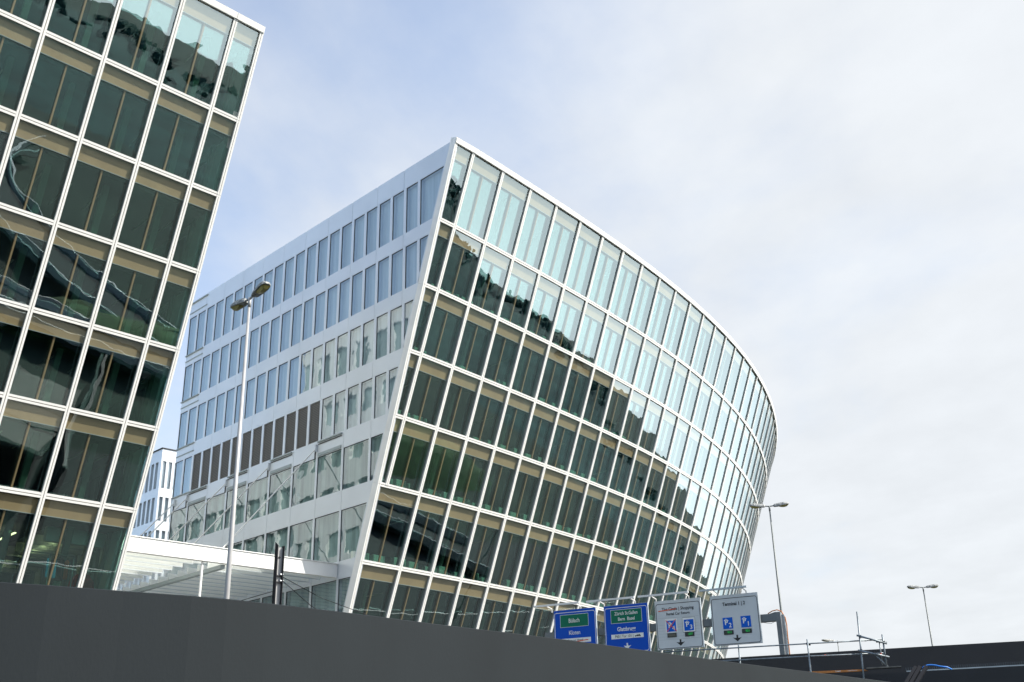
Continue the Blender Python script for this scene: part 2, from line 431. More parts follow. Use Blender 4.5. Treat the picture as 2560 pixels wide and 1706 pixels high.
# ---- flank wall of the main building
_cs = {}
def CS(z):
    if z not in _cs: _cs[z] = (main.corner(z) - ORG).dot(Bd)
    return _cs[z]
def L(s, z, d=0): return ORG + Bd * s + V(0, 0, z) + OUT * d
rows = [(35.75, 32.47), (31.5, 28.53), (27.55, 24.62), (23.53, 20.74), (19.62, 16.88), (15.64, 12.48), (11.42, 8.4), (7.0, 4.2)]
SEND = 33.1
def flank(root, Lf, cs, rows, ztop, send, detailed=True):
    wall = MB(); back = MB()
    D = .32
    zs_ = [(ztop, rows[0][0])] + [(rows[k][1], rows[k + 1][0]) for k in range(len(rows) - 1)] + [(rows[-1][1], GZ)]
    joints = [5.015 + 2.83 * k for k in range(0, 40)]
    for (zt, zb) in zs_:
        edges = [None] + [j for j in joints if cs(zb) + 1.2 < j < send - .5] + [send]
        for a, b in zip(edges, edges[1:]):
            sa_t = cs(zt) + .02 if a is None else a + .011; sa_b = cs(zb) + .02 if a is None else a + .011
            poly = [Lf(sa_b, zb, -D), Lf(b - .011, zb, -D), Lf(b - .011, zt, -D), Lf(sa_t, zt, -D)]
            wall.prism(poly, OUT * D, 'clad')
    # dark backing seen in the joints
    back.face([Lf(cs(GZ) + .1, GZ, -D - .02), Lf(send, GZ, -D - .02), Lf(send, ztop - .05, -D - .02), Lf(cs(ztop) + .1, ztop - .05, -D - .02)], 'gap')
    wins = []
    for r, (zt, zb) in enumerate(rows):
        if r < 4: ws = [(3.61 + 1.415 * j, 4.76 + 1.415 * j) for j in range(-3, 21)]
        else: ws = [(8.05 + 2.825 * m, 10.66 + 2.825 * m) for m in range(-2, 9)]
        pl = []
        for (a, b) in ws:
            if b > send: b = send - .12
            e_t, e_b = cs(zt) + .60, cs(zb) + .60
            if b < e_t + .35: continue
            if a < e_t: pl.append([e_t, e_b, b, 'c'])
            else: pl.append([max(a, 0), max(a, e_b) if a < e_b else a, b, 'n'])
        # merge the two narrow slanted ones of the top row
        if r == 0:
            big = [p for p in pl if p[2] < 3.4]; pl = [p for p in pl if p[2] >= 3.4]
            if big: pl.insert(0, [min(p[0] for p in big), min(p[1] for p in big), max(p[2] for p in big), 'c'])
        # piers
        prev_t, prev_b = cs(zt) + .02, cs(zb) + .02
        for (at, ab, b, kk) in pl:
            wall.prism([Lf(prev_b, zb, -D), Lf(ab, zb, -D), Lf(at, zt, -D), Lf(prev_t, zt, -D)], OUT * (D - .003), 'clad')
            prev_t = prev_b = b
            wins.append((r, at, ab, b, zt, zb))
        wall.prism([Lf(prev_b, zb, -D), Lf(send, zb, -D), Lf(send, zt, -D), Lf(prev_t, zt, -D)], OUT * (D - .003), 'clad')
    wall.build('wall_cladding', root); back.build('wall_backing', root)
    for (r, at, ab, b, zt, zb) in wins:
        louv = (r == 3 and 13.4 < at < 30)
        if louv and detailed:
            m = MB(); m.prism([Lf(ab + .03, zb + .03, -.10), Lf(b - .03, zb + .03, -.10), Lf(b - .03, zt - .03, -.10), Lf(at + .03, zt - .03, -.10)], OUT * .04, 'louvre')
            m.build('louvre_panel', root); continue
        m = MB()
        e = .035
        m.face([Lf(ab + e, zb + e, -.05), Lf(b - e, zb + e, -.05), Lf(b - e, zt - e, -.05), Lf(at + e, zt - e, -.05)], 'glass_flank')
        w = m.build('window', root)
        f = MB()
        for (p, q, sv) in ((Lf(ab, zb, 0), Lf(at, zt, 0), (Lf(b, zb) - Lf(ab, zb)).normalized()), (Lf(b, zb, 0), Lf(b, zt, 0), (Lf(ab, zb) - Lf(b, zb)).normalized())):
            f.bar(p, q, sv, OUT, e, -.08, -.03, 'gap', w0=0)
        f.bar(Lf(ab + e, zb), Lf(b - e, zb), UP, OUT, e, -.08, -.03, 'clad', w0=0)
        f.bar(Lf(at + e, zt), Lf(b - e, zt), UP, OUT, 0, -.08, -.03, 'gap', w0=-e)
        f.build('window_frame', w)
        bl = MB(); dz = random.choice((0, 0, 0, 0, .25)) if r < 4 else 0
        mt = 'blind' if r < 4 else 'curtain'
        bl.face([Lf(ab, zb, -.29), Lf(b, zb, -.29), Lf(b, zt, -.29), Lf(at, zt, -.29)], mt)
        bl.build('blind' if r < 4 else 'curtain', w)
    return wins
flank(bld, L, CS, rows, 37.2, SEND)
# stepped trim frames on the flank
trs = []
class _T:
    def prism(s, *a):
        m = MB(); m.prism(*a); m.build('trim_strip', bld)
tr = _T()
for r in range(4):
    zt, zb = rows[r]
    tr.prism([L(30.32, zb - .10, 0), L(SEND, zb - .10, 0), L(SEND, zb - .03, 0), L(30.32, zb - .03, 0)], OUT * .10, 'fin')
    tr.prism([L(30.32, zt + .38, 0), L(SEND, zt + .38, 0), L(SEND, zt + .44, 0), L(30.32, zt + .44, 0)], OUT * .05, 'fin')
tr.prism([L(30.3, 36.98, 0), L(SEND, 36.98, 0), L(SEND, 37.05, 0), L(30.3, 37.05, 0)], OUT * .10, 'fin')
for s0 in (10.85, 16.5, 22.15, 27.8):
    tr.prism([L(s0, 20.58, 0), L(s0 + 2.6, 20.58, 0), L(s0 + 2.6, 20.66, 0), L(s0, 20.66, 0)], OUT * .12, 'fin')
    tr.prism([L(s0, 20.45, 0), L(s0 + 2.6, 20.45, 0), L(s0 + 2.6, 20.49, 0), L(s0, 20.49, 0)], OUT * .06, 'gap')
    tr.prism([L(s0 + .05, 19.66, 0), L(s0 + 2.58, 19.66, 0), L(s0 + 2.58, 19.86, 0), L(s0 + .05, 19.86, 0)], OUT * .05, 'fin')

for s0, z0 in ((13.6, 20.35), (19.24, 20.35), (24.84, 20.35), (30.55, 20.35), (32.5, 20.35)):
    rb = MB(); rb.prism([L(s0 - .06, z0 - .35), L(s0 + .12, z0 - .35), L(s0 + .12, z0 + .12), L(s0 - .06, z0 + .12)], OUT * .16, 'clad')
    rb.prism([L(s0 + .14, z0 - .75), L(s0 + .20, z0 - .75), L(s0 + .20, z0 - .2), L(s0 + .14, z0 - .2)], OUT * .05, 'gap')
    rb.build('rod_bracket', bld)
# roof and hidden sides
rf = MB()
pl = [main.P(main.i0(37.2) + .01, 37.15) + Bd * .2] + [main.P(i, 37.15) + Bd * .15 for i in range(1, 34)]
pl2 = [V(p.x, p.y, 37.0) for p in pl]
back = [L(SEND, 37.0, -60), L(SEND, 37.0, -.1)]
rf.face(pl2 + back, 'roof'); rf.build('roof', bld)
bw = MB()
e = [main.P(33, z) for z in (37.0, GZ)]
bw.face([L(SEND - .02, GZ, -.05), L(SEND - .02, GZ, -60), L(SEND - .02, 37.0, -60), L(SEND - .02, 37.0, -.05)], 'clad')
bw.face([L(SEND, GZ, -60), e[1], e[0], L(SEND, 37.0, -60)], 'clad')
bw.build('rear_wall', bld)

# ---- left building
LZ = [37.873, 32.913, 29.001, 25.025, 21.071, 17.14, 13.158, 8.75, 4.3, GZ]
HL = 43.546; cor = V(-12.938, 47.363, 0)
basel = {i: tuple((cor + hd(HL) * (1.773 + 2.97 * (i) + (2.97 * 0)) ).xy) for i in range(-12, 3)}
# index -1 is the first mullion left of the corner
basel = {i: tuple((cor + hd(HL) * (-1.773 + 2.97 * (i + 1))).xy) for i in range(-14, 4)}
left = Facade(basel, lambda i: (hd(-45.139), .367), 37.873, None)
def i0_left(z):
    k = -.08 + .16 * (37.873 - z) / 25.0
    return -1 + (1.773 + k) / 2.97
left.i0 = i0_left
left.corner = lambda z: left.P(i0_left(z), z)
lb = thing('glass_office_building', 'dark leaning glass block with white grid, cropped by the left photo edge', 'office building', (-22, 48, GZ))
build_facade(lb, left, LZ, -12, 0, 'right', lambda r: False, strips_lit_row=6, sills=False)
for (xa, ya, xb, yb) in ((-26.06, 57.12, -22.63, 53.56), (-27.9, 55.8, -24.76, 52.58), (-30.9, 62.0, -28.06, 59.12)):
    m = MB(); a_, b_ = V(xa, ya, 11.9), V(xb, yb, 11.9)
    m.box((a_ + b_) / 2, b_ - a_, Ad * .10, UP * .05, 'strip_on'); m.build('strip_light', lb)
# end wall of the left building, its normal pointing along the street
def LE(s, z, d=0):
    c0 = left.P(left.i0(37.873), 37.873)
    return V(c0.x, c0.y, z) + Bd * (s) - OUT * (d - .05)
CE = lambda z: .372 * (37.873 - z)
em = MB(); D = .3
rows_l = [(z - 1.35, z2 + .55) for z, z2 in zip(LZ[:8], LZ[1:9])]
zz = [37.9] + [v for rw in rows_l for v in rw] + [GZ]
for k in range(0, len(zz) - 1, 2):
    em.prism([LE(CE(zz[k + 1]) + .25, zz[k + 1], -D), LE(38, zz[k + 1], -D), LE(38, zz[k], -D), LE(CE(zz[k]) + .25, zz[k], -D)], -OUT * D, 'white')
for (zt, zb) in rows_l:
    s = CE(zb) + 1.3; prev = CE(zb) + .3
    em.prism([LE(CE(zb) + .3, zb, -D), LE(s, zb, -D), LE(s, zt, -D), LE(CE(zt) + .3, zt, -D)], -OUT * (D - .003), 'white')
    while s < 35:
        em.prism([LE(s + 2.0, zb, -D), LE(s + 2.8, zb, -D), LE(s + 2.8, zt, -D), LE(s + 2.0, zt, -D)], -OUT * (D - .003), 'white'); s += 2.8
em.build('end_wall', lb)
wg = MB()
for k, (zt, zb) in enumerate(((27, 25.2), (23.2, 21.4), (19.4, 17.6), (15.6, 13.8), (11.8, 10), (8, -1.6))):
    wg.prism([LE(38.1, zb, -D), LE(95, zb, -D), LE(95, zt, -D), LE(38.1, zt, -D)], -OUT * D, 'white')
q_ = 38.1
while q_ < 94:
    wg.prism([LE(q_, GZ, -D), LE(q_ + .5, GZ, -D), LE(q_ + .5, 26.99, -D), LE(q_, 26.99, -D)], -OUT * (D - .003), 'white'); q_ += 2.8
wg.face([LE(38.1, GZ, -.22), LE(95, GZ, -.22), LE(95, 26.9, -.22), LE(38.1, 26.9, -.22)], 'curtain')
wg.face([LE(38.1, 27, 0), LE(95, 27, 0), LE(95, 27, -16), LE(38.1, 27, -16)], 'roof')
wg.build('rear_wing', lb)
eg = MB()
eg.face([LE(CE(GZ) + .5, GZ, -.2), LE(38, GZ, -.2), LE(38, 37.5, -.2), LE(CE(37.5) + .5, 37.5, -.2)], 'curtain')
eg.build('end_glazing', lb)
lr = MB()
a = left.P(-12, 37.8); b = left.P(left.i0(37.8), 37.8)
lr.face([a + Bd * .2, b + Bd * .2, b + Bd * 38, a + Bd * 38], 'roof')
a0 = left.P(-12, GZ); a1 = left.P(-12, 37.8)
lr.face([a0, a1, a1 + Bd * 38, V(a1.x, a1.y, GZ) + Bd * 38], 'clad')
lr.face([a + Bd * 38, b + Bd * 38, V(b.x, b.y, GZ) + Bd * 38, V(a.x, a.y, GZ) + Bd * 38], 'clad')
lr.build('roof', lb)

# coats and armchair seen through the lowest windows of the left block
def inpt(i, z, d): return left.P(i, z) + hd(-45) * d
zf = 8.75
def coat(i, d, mat, zt, zb, w, label, nm='hanging_coat'):
    m = MB(); c = left.P(math.floor(i), zt).lerp(left.P(math.floor(i) + 1, zt), i - math.floor(i)) + Bd * d
    ax = hd(HL); n = 10; prof = [(0, .28), (.08, .95), (.2, 1.0), (.6, .9), (.9, 1.0), (1, .85)]
    rings = []
    for t, k in prof:
        ring = []
        for q in range(n):
            an = 2 * math.pi * q / n
            ring.append(c + ax * (math.cos(an) * w / 2 * k) + Bd * (math.sin(an) * w * .22 * k) + UP * (-(zt - zb) * t))
        rings.append(ring)
    for ra, rb_ in zip(rings, rings[1:]):
        for q in range(n): m.face([ra[q], ra[(q + 1) % n], rb_[(q + 1) % n], rb_[q]], mat)
    m.face(rings[0], mat); m.face(rings[-1], mat)
    tag(m.build(nm, smooth=True), label, 'coat')
zr = 10.75
coat(-1.52, 1.0, 'cyan', zr - .1, zr - 1.05, .13, 'narrow bright blue coat hanging on the rail, left of the dark post')
coat(-1.40, 1.0, 'cyan', zr - .1, zr - 1.05, .22, 'wider bright blue coat on the rail, right of the dark post')
coat(-1.30, 1.1, 'brown', zr, zr - 1.15, .40, 'dark brown coat on the rail between blue and orange ones')
coat(-1.20, 1.0, 'coat', zr - .1, zr - 1.05, .24, 'bright orange coat at the right end of the clothes rail')
rk = thing('clothes_rack', 'thin pale clothes rail standing inside lowest window of the left building', 'clothes rack', tuple(left.P(-3, zf) + Bd * 2.2))
m = MB(); p0 = left.P(-2, zr + .1) + Bd * 1.05 + hd(HL) * .3; p1 = p0 + hd(HL) * 2.4
m.tube([p0, p1], .03, 'galv'); m.build('rail', rk)
for p in (p0, p0.lerp(p1, .5), p1):
    m = MB(); m.tube([p, V(p.x, p.y, zf)], .03, 'galv'); m.build('leg', rk)
ch = thing('armchair', 'round dark red armchair behind the lowest corner window of the left building', 'armchair', tuple(left.P(-1, zf) + Bd * 1.6))
cc = left.P(-1, zf) + Bd * 1.3 + hd(HL) * .75
def lathe(m, c, prof, mat, n=16, sx=1, sy=1):
    rings = [[c + V(math.cos(2 * math.pi * q / n) * r * sx, math.sin(2 * math.pi * q / n) * r * sy, z) for q in range(n)] for r, z in prof]
    for a, b in zip(rings, rings[1:]):
        for q in range(n): m.face([a[q], a[(q + 1) % n], b[(q + 1) % n], b[q]], mat)
m = MB(); lathe(m, cc, [(0, .1), (.5, .1), (.62, .3), (.6, .5), (0, .52)], 'redfab'); m.build('seat', ch, smooth=True)
m = MB(); lathe(m, cc + Bd * .1, [(.60, .5), (.66, .8), (.58, 1.15), (.35, 1.45), (.30, 1.45), (.45, 1.1), (.5, .55)], 'redfab'); m.build('backrest', ch, smooth=True)

# ---- far white tower between the two buildings
S1 = 60
def T(u, z, s=0): return ORG + Bd * (S1 + s) + OUT * u + V(0, 0, z)
tw = thing('white_tower', 'narrow white building with slim tall windows in the gap between the glass blocks', 'building', tuple(T(-10, GZ, 8)))
m = MB()
u0 = -11.77
frows = [(31.8, 28.94), (28.0, 25.5), (24.53, 21.9), (20.8, 18.0)]
zz = [33.1] + [v for rw in frows for v in rw] + [GZ]
for k in range(0, len(zz) - 1, 2):
    m.prism([T(u0, zz[k + 1]), T(u0 - 24, zz[k + 1]), T(u0 - 24, zz[k]), T(u0, zz[k])], Bd * .3, 'clad')
    m.prism([T(u0, zz[k + 1], .302), T(u0, zz[k + 1], 30), T(u0, zz[k], 30), T(u0, zz[k], .302)], OUT * -.3, 'clad')
for (zt, zb) in frows:
    for j in range(26):
        a = u0 - .67 * j + .0
        w0, w1 = (a, a - .19) if j == 0 else (a + .30 - .0, a + .06)
        if j == 0: m.prism([T(u0, zb), T(u0 - .18, zb), T(u0 - .18, zt), T(u0, zt)], Bd * .297, 'clad')
        else: m.prism([T(u0 - .18 - .655 * j + .27, zb), T(u0 - .18 - .655 * j, zb), T(u0 - .18 - .655 * j, zt), T(u0 - .18 - .655 * j + .27, zt)], Bd * .297, 'clad')
    for j in range(30):
        s_ = .302 + j * .95
        m.prism([T(u0, zb, s_), T(u0, zb, s_ + .35), T(u0, zt, s_ + .35), T(u0, zt, s_)], OUT * -.297, 'clad')
m.build('wall', tw)
for (zt, zb) in frows:
    for j in range(4):
        a = u0 - .18 - .655 * j
        g = MB(); g.face([T(a, zb, .2), T(a - .385, zb, .2), T(a - .385, zt, .2), T(a, zt, .2)], 'glass_flank')
        g.face([T(a, zb, .29), T(a - .385, zb, .29), T(a - .385, zt, .29), T(a, zt, .29)], 'paleblind')
        g.build('window', tw)
    for j in range(12):
        s_ = .652 + j * .95
        g = MB(); g.face([T(u0 - .2, zb, s_), T(u0 - .2, zb, s_ + .6), T(u0 - .2, zt, s_ + .6), T(u0 - .2, zt, s_)], 'glass_flank')
        g.face([T(u0 - .29, zb, s_), T(u0 - .29, zb, s_ + .6), T(u0 - .29, zt, s_ + .6), T(u0 - .29, zt, s_)], 'blind')
        g.build('window', tw)
m = MB(); m.face([T(u0, 33.12), T(u0 - 24, 33.12), T(u0 - 24, 33.12, 30), T(u0, 33.12, 30)], 'roof')
m.prism([T(u0 + .12, 33.12, -.12), T(u0 - 24, 33.12, -.12), T(u0 - 24, 33.2, -.12), T(u0 + .12, 33.2, -.12)], Bd * .3, 'gap')
m.prism([T(u0 + .12, 33.12, .19), T(u0 + .12, 33.12, 30), T(u0 + .12, 33.2, 30), T(u0 + .12, 33.2, .19)], OUT * -.3, 'gap')
m.build('roof', tw)

# ---- white canopy
CF = 10.77
def C(u, z, s=0): return ORG + Bd * (CF + s) + OUT * u + V(0, 0, z)
cn = thing('entrance_canopy', 'long white canopy hung on rods between the two glass buildings', 'canopy', tuple(C(7, GZ, 4)))
m = MB(); m.prism([C(.02, 11.54), C(17.5, 11.54), C(17.5, 12.32), C(.02, 12.32)], Bd * .35, 'white')
m.prism([C(.02, 12.325, -.06), C(17.5, 12.325, -.06), C(17.5, 12.37, -.06), C(.02, 12.37, -.06)], Bd * .5, 'white')
m.build('fascia', cn)
m = MB(); m.face([C(.05, 12.2, .36), C(17.5, 12.2, .36), C(17.5, 12.2, 24), C(.05, 12.2, 24)], 'milk_clear')
m.build('roof_slab', cn)
m = MB()
for k in range(19):
    s_ = .36 + .12 + 1.2 * k
    for (ua, ub) in ((.1, 7.0), (8.6, 17.4)):
        m.prism([C(ua, 11.68, s_), C(ub, 11.68, s_), C(ub, 12.14, s_), C(ua, 12.14, s_)], Bd * .10, 'milk')
for k in range(19):
    s_ = .46 + 1.2 * k
    for (ua, ub) in ((.1, 7.0), (8.6, 17.4)): m.prism([C(ua, 11.62, s_), C(ub, 11.62, s_), C(ub, 11.675, s_), C(ua, 11.675, s_)], Bd * .06, 'clad')
m.build('lamella', cn)
m = MB(); m.prism([C(7.35, 11.30, .36), C(7.6, 11.30, .36), C(7.6, 11.52, .36), C(7.35, 11.52, .36)], Bd * 23, 'fin')
m.build('cross_beam', cn)
for u, s_ in ((8.8, .25), (8.8, 14.0)):
    m = MB(); m.tube([C(u, GZ, s_), C(u, 11.5, s_)], .07, 'white', 12); m.build('column', cn)
for s_, zt in ((13.6, 20.2), (19.24, 20.2), (24.84, 20.2), (30.55, 20.2), (32.5, 20.2)):
    m = MB(); m.tube([L(s_, zt, .1), L(s_, 12.26, 6.83)], .04, 'white', 8); m.build('tension_rod', cn)

# ---- grey wall in the foreground
gp = [(-9.5, 6.2), (-7.0, 6.9), (-5.3, 7.6), (-3.968, 8.30), (-3.2, 8.83), (-2.49, 9.35), (-1.62, 10.28), (-.83, 11.24), (.384, 12.62), (1.70, 14.24), (3.176, 16.10), (4.857, 18.08), (6.69, 20.29), (8.6, 22.6), (11.0, 25.0)]
ZT = 1.5
def spl(pts, n):
    out = []
    P = [Vector((*p, 0)) for p in pts]
    for i in range(len(P) - 1):
        a, b, c, d = P[max(i - 1, 0)], P[i], P[i + 1], P[min(i + 2, len(P) - 1)]
        for k in range(n):
            t = k / n
            out.append(.5 * ((2 * b) + (c - a) * t + (2 * a - 5 * b + 4 * c - d) * t * t + (3 * b - a - 3 * c + d) * t ** 3))
    out.append(P[-1]); return out
sp = spl(gp, 3)
# even panels along the wall
seg = [sp[0]]; acc = 0
for a, b in zip(sp, sp[1:]): seg.append(b)
gw = thing('grey_road_wall', 'smooth dark grey noise wall along the bottom of the photo, nearest to the viewer', 'wall', (0, 12, GZ))
m = MB(); T_ = .16
def nrm2(k):
    a = seg[max(k - 1, 0)]; b = seg[min(k + 1, len(seg) - 1)]; d = (b - a).normalized(); return V(-d.y, d.x, 0)
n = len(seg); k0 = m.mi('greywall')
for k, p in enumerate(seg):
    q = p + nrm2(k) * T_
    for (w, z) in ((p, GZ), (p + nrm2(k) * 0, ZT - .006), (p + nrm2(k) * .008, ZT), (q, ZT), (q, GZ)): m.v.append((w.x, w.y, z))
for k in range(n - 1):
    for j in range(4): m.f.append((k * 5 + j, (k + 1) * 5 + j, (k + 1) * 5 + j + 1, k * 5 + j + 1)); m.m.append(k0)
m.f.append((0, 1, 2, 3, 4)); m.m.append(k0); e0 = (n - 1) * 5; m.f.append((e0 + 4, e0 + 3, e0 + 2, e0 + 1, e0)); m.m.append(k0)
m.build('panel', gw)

# ---- dark ramp parapets on the right
def wallrun(root, name, pts, zt, zb, th, mat):
    m = MB()
    for (a, b) in zip(pts, pts[1:]):
        a, b = V(*a[:2], 0) , V(*b[:2], 0); d = (b - a).normalized(); nn = V(-d.y, d.x, 0)
        m.prism([a + UP * zb, b + UP * zb, b + UP * zt, a + UP * zt], nn * th, mat)
    return m.build(name, root)
pr = thing('ramp_parapet', 'tall black ramp wall rising to the right behind the scaffold rails', 'wall', (12, 38, GZ))
wallrun(pr, 'panel', [(2.5, 42.0), (8.05, 39.35), (10.6, 38.45), (13.9, 37.25), (16.6, 36.35), (20, 35.1), (30, 31.0)], 3.88, GZ, .3, 'black')
m = MB(); 
lw = thing('lower_ramp_wall', 'lower black wall under the ledge at the bottom right corner', 'wall', (12, 31.5, GZ))
lp = [(4.5, 33.55), (8.83, 32.45), (10.9, 31.75), (12.4, 31.22), (13.95, 30.6), (20, 28.2)]
wallrun(lw, 'panel', lp, 2.60, GZ, .3, 'black')
for (a, b) in zip(lp, lp[1:]):
    a, b = V(*a, 0), V(*b, 0); d = (b - a).normalized(); nn = V(-d.y, d.x, 0)
    m.prism([a + nn * .31 + UP * 2.50, b + nn * .31 + UP * 2.50, b + nn * 5.5 + UP * 2.50, a + nn * 5.5 + UP * 2.50], UP * -.3, 'timber')
m.build('deck', lw)
m = MB()
a, b = V(10.95, 31.85, 0), V(14.2, 30.6, 0); d = (b - a).normalized()
m.bar(a + UP * 2.64, b + UP * 2.64, UP, V(d.y, -d.x, 0), .03, -.03, .0, 'galv')
m.build('cap_rail', lw)
sk = MB()
for k in range(60):
    p = a + d * (k * .058) + UP * 2.66
    sk.box(p + UP * .04, d * .006, V(-d.y, d.x, 0) * .006, UP * .08, 'tube')
sk.build('bird_spikes', lw)

# orange timber beam with white writing on the ledge
def text(body, size, origin, ax, upv, mat, parent, name='lettering', align='CENTER', sx=1.0, bold=0, emb=.004):
    cu = bpy.data.curves.new('t', 'FONT'); cu.body = body; cu.size = size; cu.align_x = align; cu.align_y = 'CENTER'
    cu.extrude = emb; cu.offset = bold; cu.resolution_u = 3
    o = bpy.data.objects.new('t', cu); COL.objects.link(o)
    bpy.context.view_layer.update()
    me = bpy.data.meshes.new_from_object(o.evaluated_get(bpy.context.evaluated_depsgraph_get()))
    COL.objects.unlink(o); bpy.data.objects.remove(o)
    nn = ax.cross(upv).normalized()
    for v in me.vertices:
        q = origin + ax * (v.co.x * sx) + upv * v.co.y + nn * v.co.z
        v.co = q + V(0, 0, EYE)
    me.materials.clear(); me.materials.append(M[mat])
    for p in me.polygons: p.material_index = 0
    r = bpy.data.objects.new(name, me); COL.objects.link(r)
    if parent is not None:
        r.parent = parent
        if parent.type == 'EMPTY': r.location = -parent.location
    return r
ob = thing('timber_beam', 'orange timber formwork beam with white lettering lying on the ledge behind the rails', 'beam', (8.7, 30.9, 2.6))
a, b = V(7.75, 31.12, 2.562), V(9.50, 30.62, 2.572); d = (b - a).normalized(); nb = V(d.y, -d.x, 0)
m = MB(); m.prism([a, b, b + UP * .05 - d * .10, a + UP * .068], nb * -.12, 'orange'); m.build('beam_body', ob)
text('I mauil', .052, a.lerp(b, .56) + UP * .032 + nb * .004, d, UP, 'signwhite', ob, bold=.001, emb=.001)
text('material service', .038, a.lerp(b, .77) + UP * .032 + nb * .004, d, UP, 'signwhite', ob, emb=.001)
pk = MB(); c = V(9.88, 30.47, 2.632); d2 = V(.95, -.31, 0).normalized()
pk.box(c, d2 * .9, V(-d2.y, d2.x, 0) * .3, UP * .035, 'timber')
tag(pk.build('scaffold_plank'), 'short weathered grey plank under the foot of the scaffold rails', 'plank')

# three black profiles leaning on the ledge, blue hose
for k, (x0, y0, x1, y1) in enumerate(((10.18, 30.02, 10.69, 30.3), (10.31, 29.98, 10.80, 30.27), (10.45, 29.95, 10.95, 30.22))):
    m = MB(); p0, p1 = V(x0 - .12, y0, 1.95), V(x1, y1, 2.635)
    d = (p1 - p0).normalized(); sd = V(.95, -.3, 0).normalized(); sd = (sd - d * sd.dot(d)).normalized(); nn = sd.cross(d)
    m.bar(p0, p1, sd, nn, .085, -.01, .01, 'dark'); m.bar(p0, p1, sd, nn, .045, -.06, -.011, 'dark', w0=.030); m.bar(p0, p1, sd, nn, -.030, -.06, -.011, 'dark', w0=-.045)
    tag(m.build('black_channel'), ['leftmost of three black channel profiles leaning on the lower wall', 'middle one of three black channel profiles leaning on the lower wall', 'rightmost of three black channel profiles, next to the blue hose'][k], 'profile', 'black profiles leaning on the wall')
m = MB(); m.tube([V(*p) for p in ((10.78, 30.32, 2.55), (10.93, 30.3, 2.625), (11.0, 30.28, 2.652), (11.1, 30.25, 2.655), (11.2, 30.2, 2.635), (11.31, 30.15, 2.60), (11.45, 30.1, 2.575), (11.6, 30.2, 2.53))], .021, 'bluehose', 8)
tag(m.build('hose', smooth=True), 'bright blue hose looped over the ledge behind the black profiles', 'hose')

# ---- scaffold rails
sc = thing('scaffold_railing', 'galvanised tube scaffold railing with clamps standing above the grey wall', 'scaffold', (9, 30.8, GZ))
def tube_part(name, pts, r=.024, mat='tube'):
    m = MB(); m.tube(pts, r, mat, 10); return m.build(name, sc, smooth=True)
for pts in ([(8.03, 30.976, 3.485), (8.0, 30.98, 1.2)], [(9.402, 30.588, 4.15), (9.30, 30.615, 1.2)], [(9.942, 30.40, 3.50), (9.943, 30.40, 2.64)], [(6.19, 31.4, 3.43), (6.145, 31.4, 1.2)]):
    tube_part('standard', pts)
tube_part('post_tube', [(9.862, 30.47, 3.31), (9.852, 30.47, 2.71)], .018)
for pts in ([(4.1, 31.73, 3.31), (7.83, 31.06, 3.367), (9.97, 30.44, 3.372)], [(5.2, 31.5, 2.99), (8.04, 31.01, 3.028), (9.92, 30.46, 3.012)]):
    tube_part('guard_rail', pts, .019)
tube_part('transom', [(9.29, 30.56, 3.512), (10.02, 30.34, 3.248)], .026)
tube_part('transom', [(9.27, 30.56, 3.113), (10.03, 30.34, 2.892)], .026)
tube_part('brace', [(9.65, 30.50, 3.03), (9.975, 30.39, 2.645)], .018)
for c in ((9.385, 30.56, 3.48), (9.36, 30.56, 3.10), (9.95, 30.38, 3.29), (9.95, 30.38, 2.925), (8.03, 31.0, 3.36), (8.05, 31.0, 3.0), (9.66, 30.49, 3.02), (9.80, 30.45, 3.33)):
    m = MB(); c = V(*c); m.tube([c - UP * .035, c + UP * .035], .036, 'dark', 8); m.box(c + V(.05, -.02, -.02), V(.05, 0, 0), V(0, .03, 0), UP * .05, 'dark')
    m.build('coupler', sc)
for p, q in (((8.43, 30.91, 3.029), (8.48, 30.895, 3.0285)), ((9.50, 30.60, 3.369), (9.55, 30.585, 3.370)), ((9.857, 30.47, 3.02), (9.856, 30.47, 2.97))):
    m = MB(); m.tube([p, q], .0215 if p[0] < 9.8 else .020, 'red', 10); m.build('red_mark', sc)

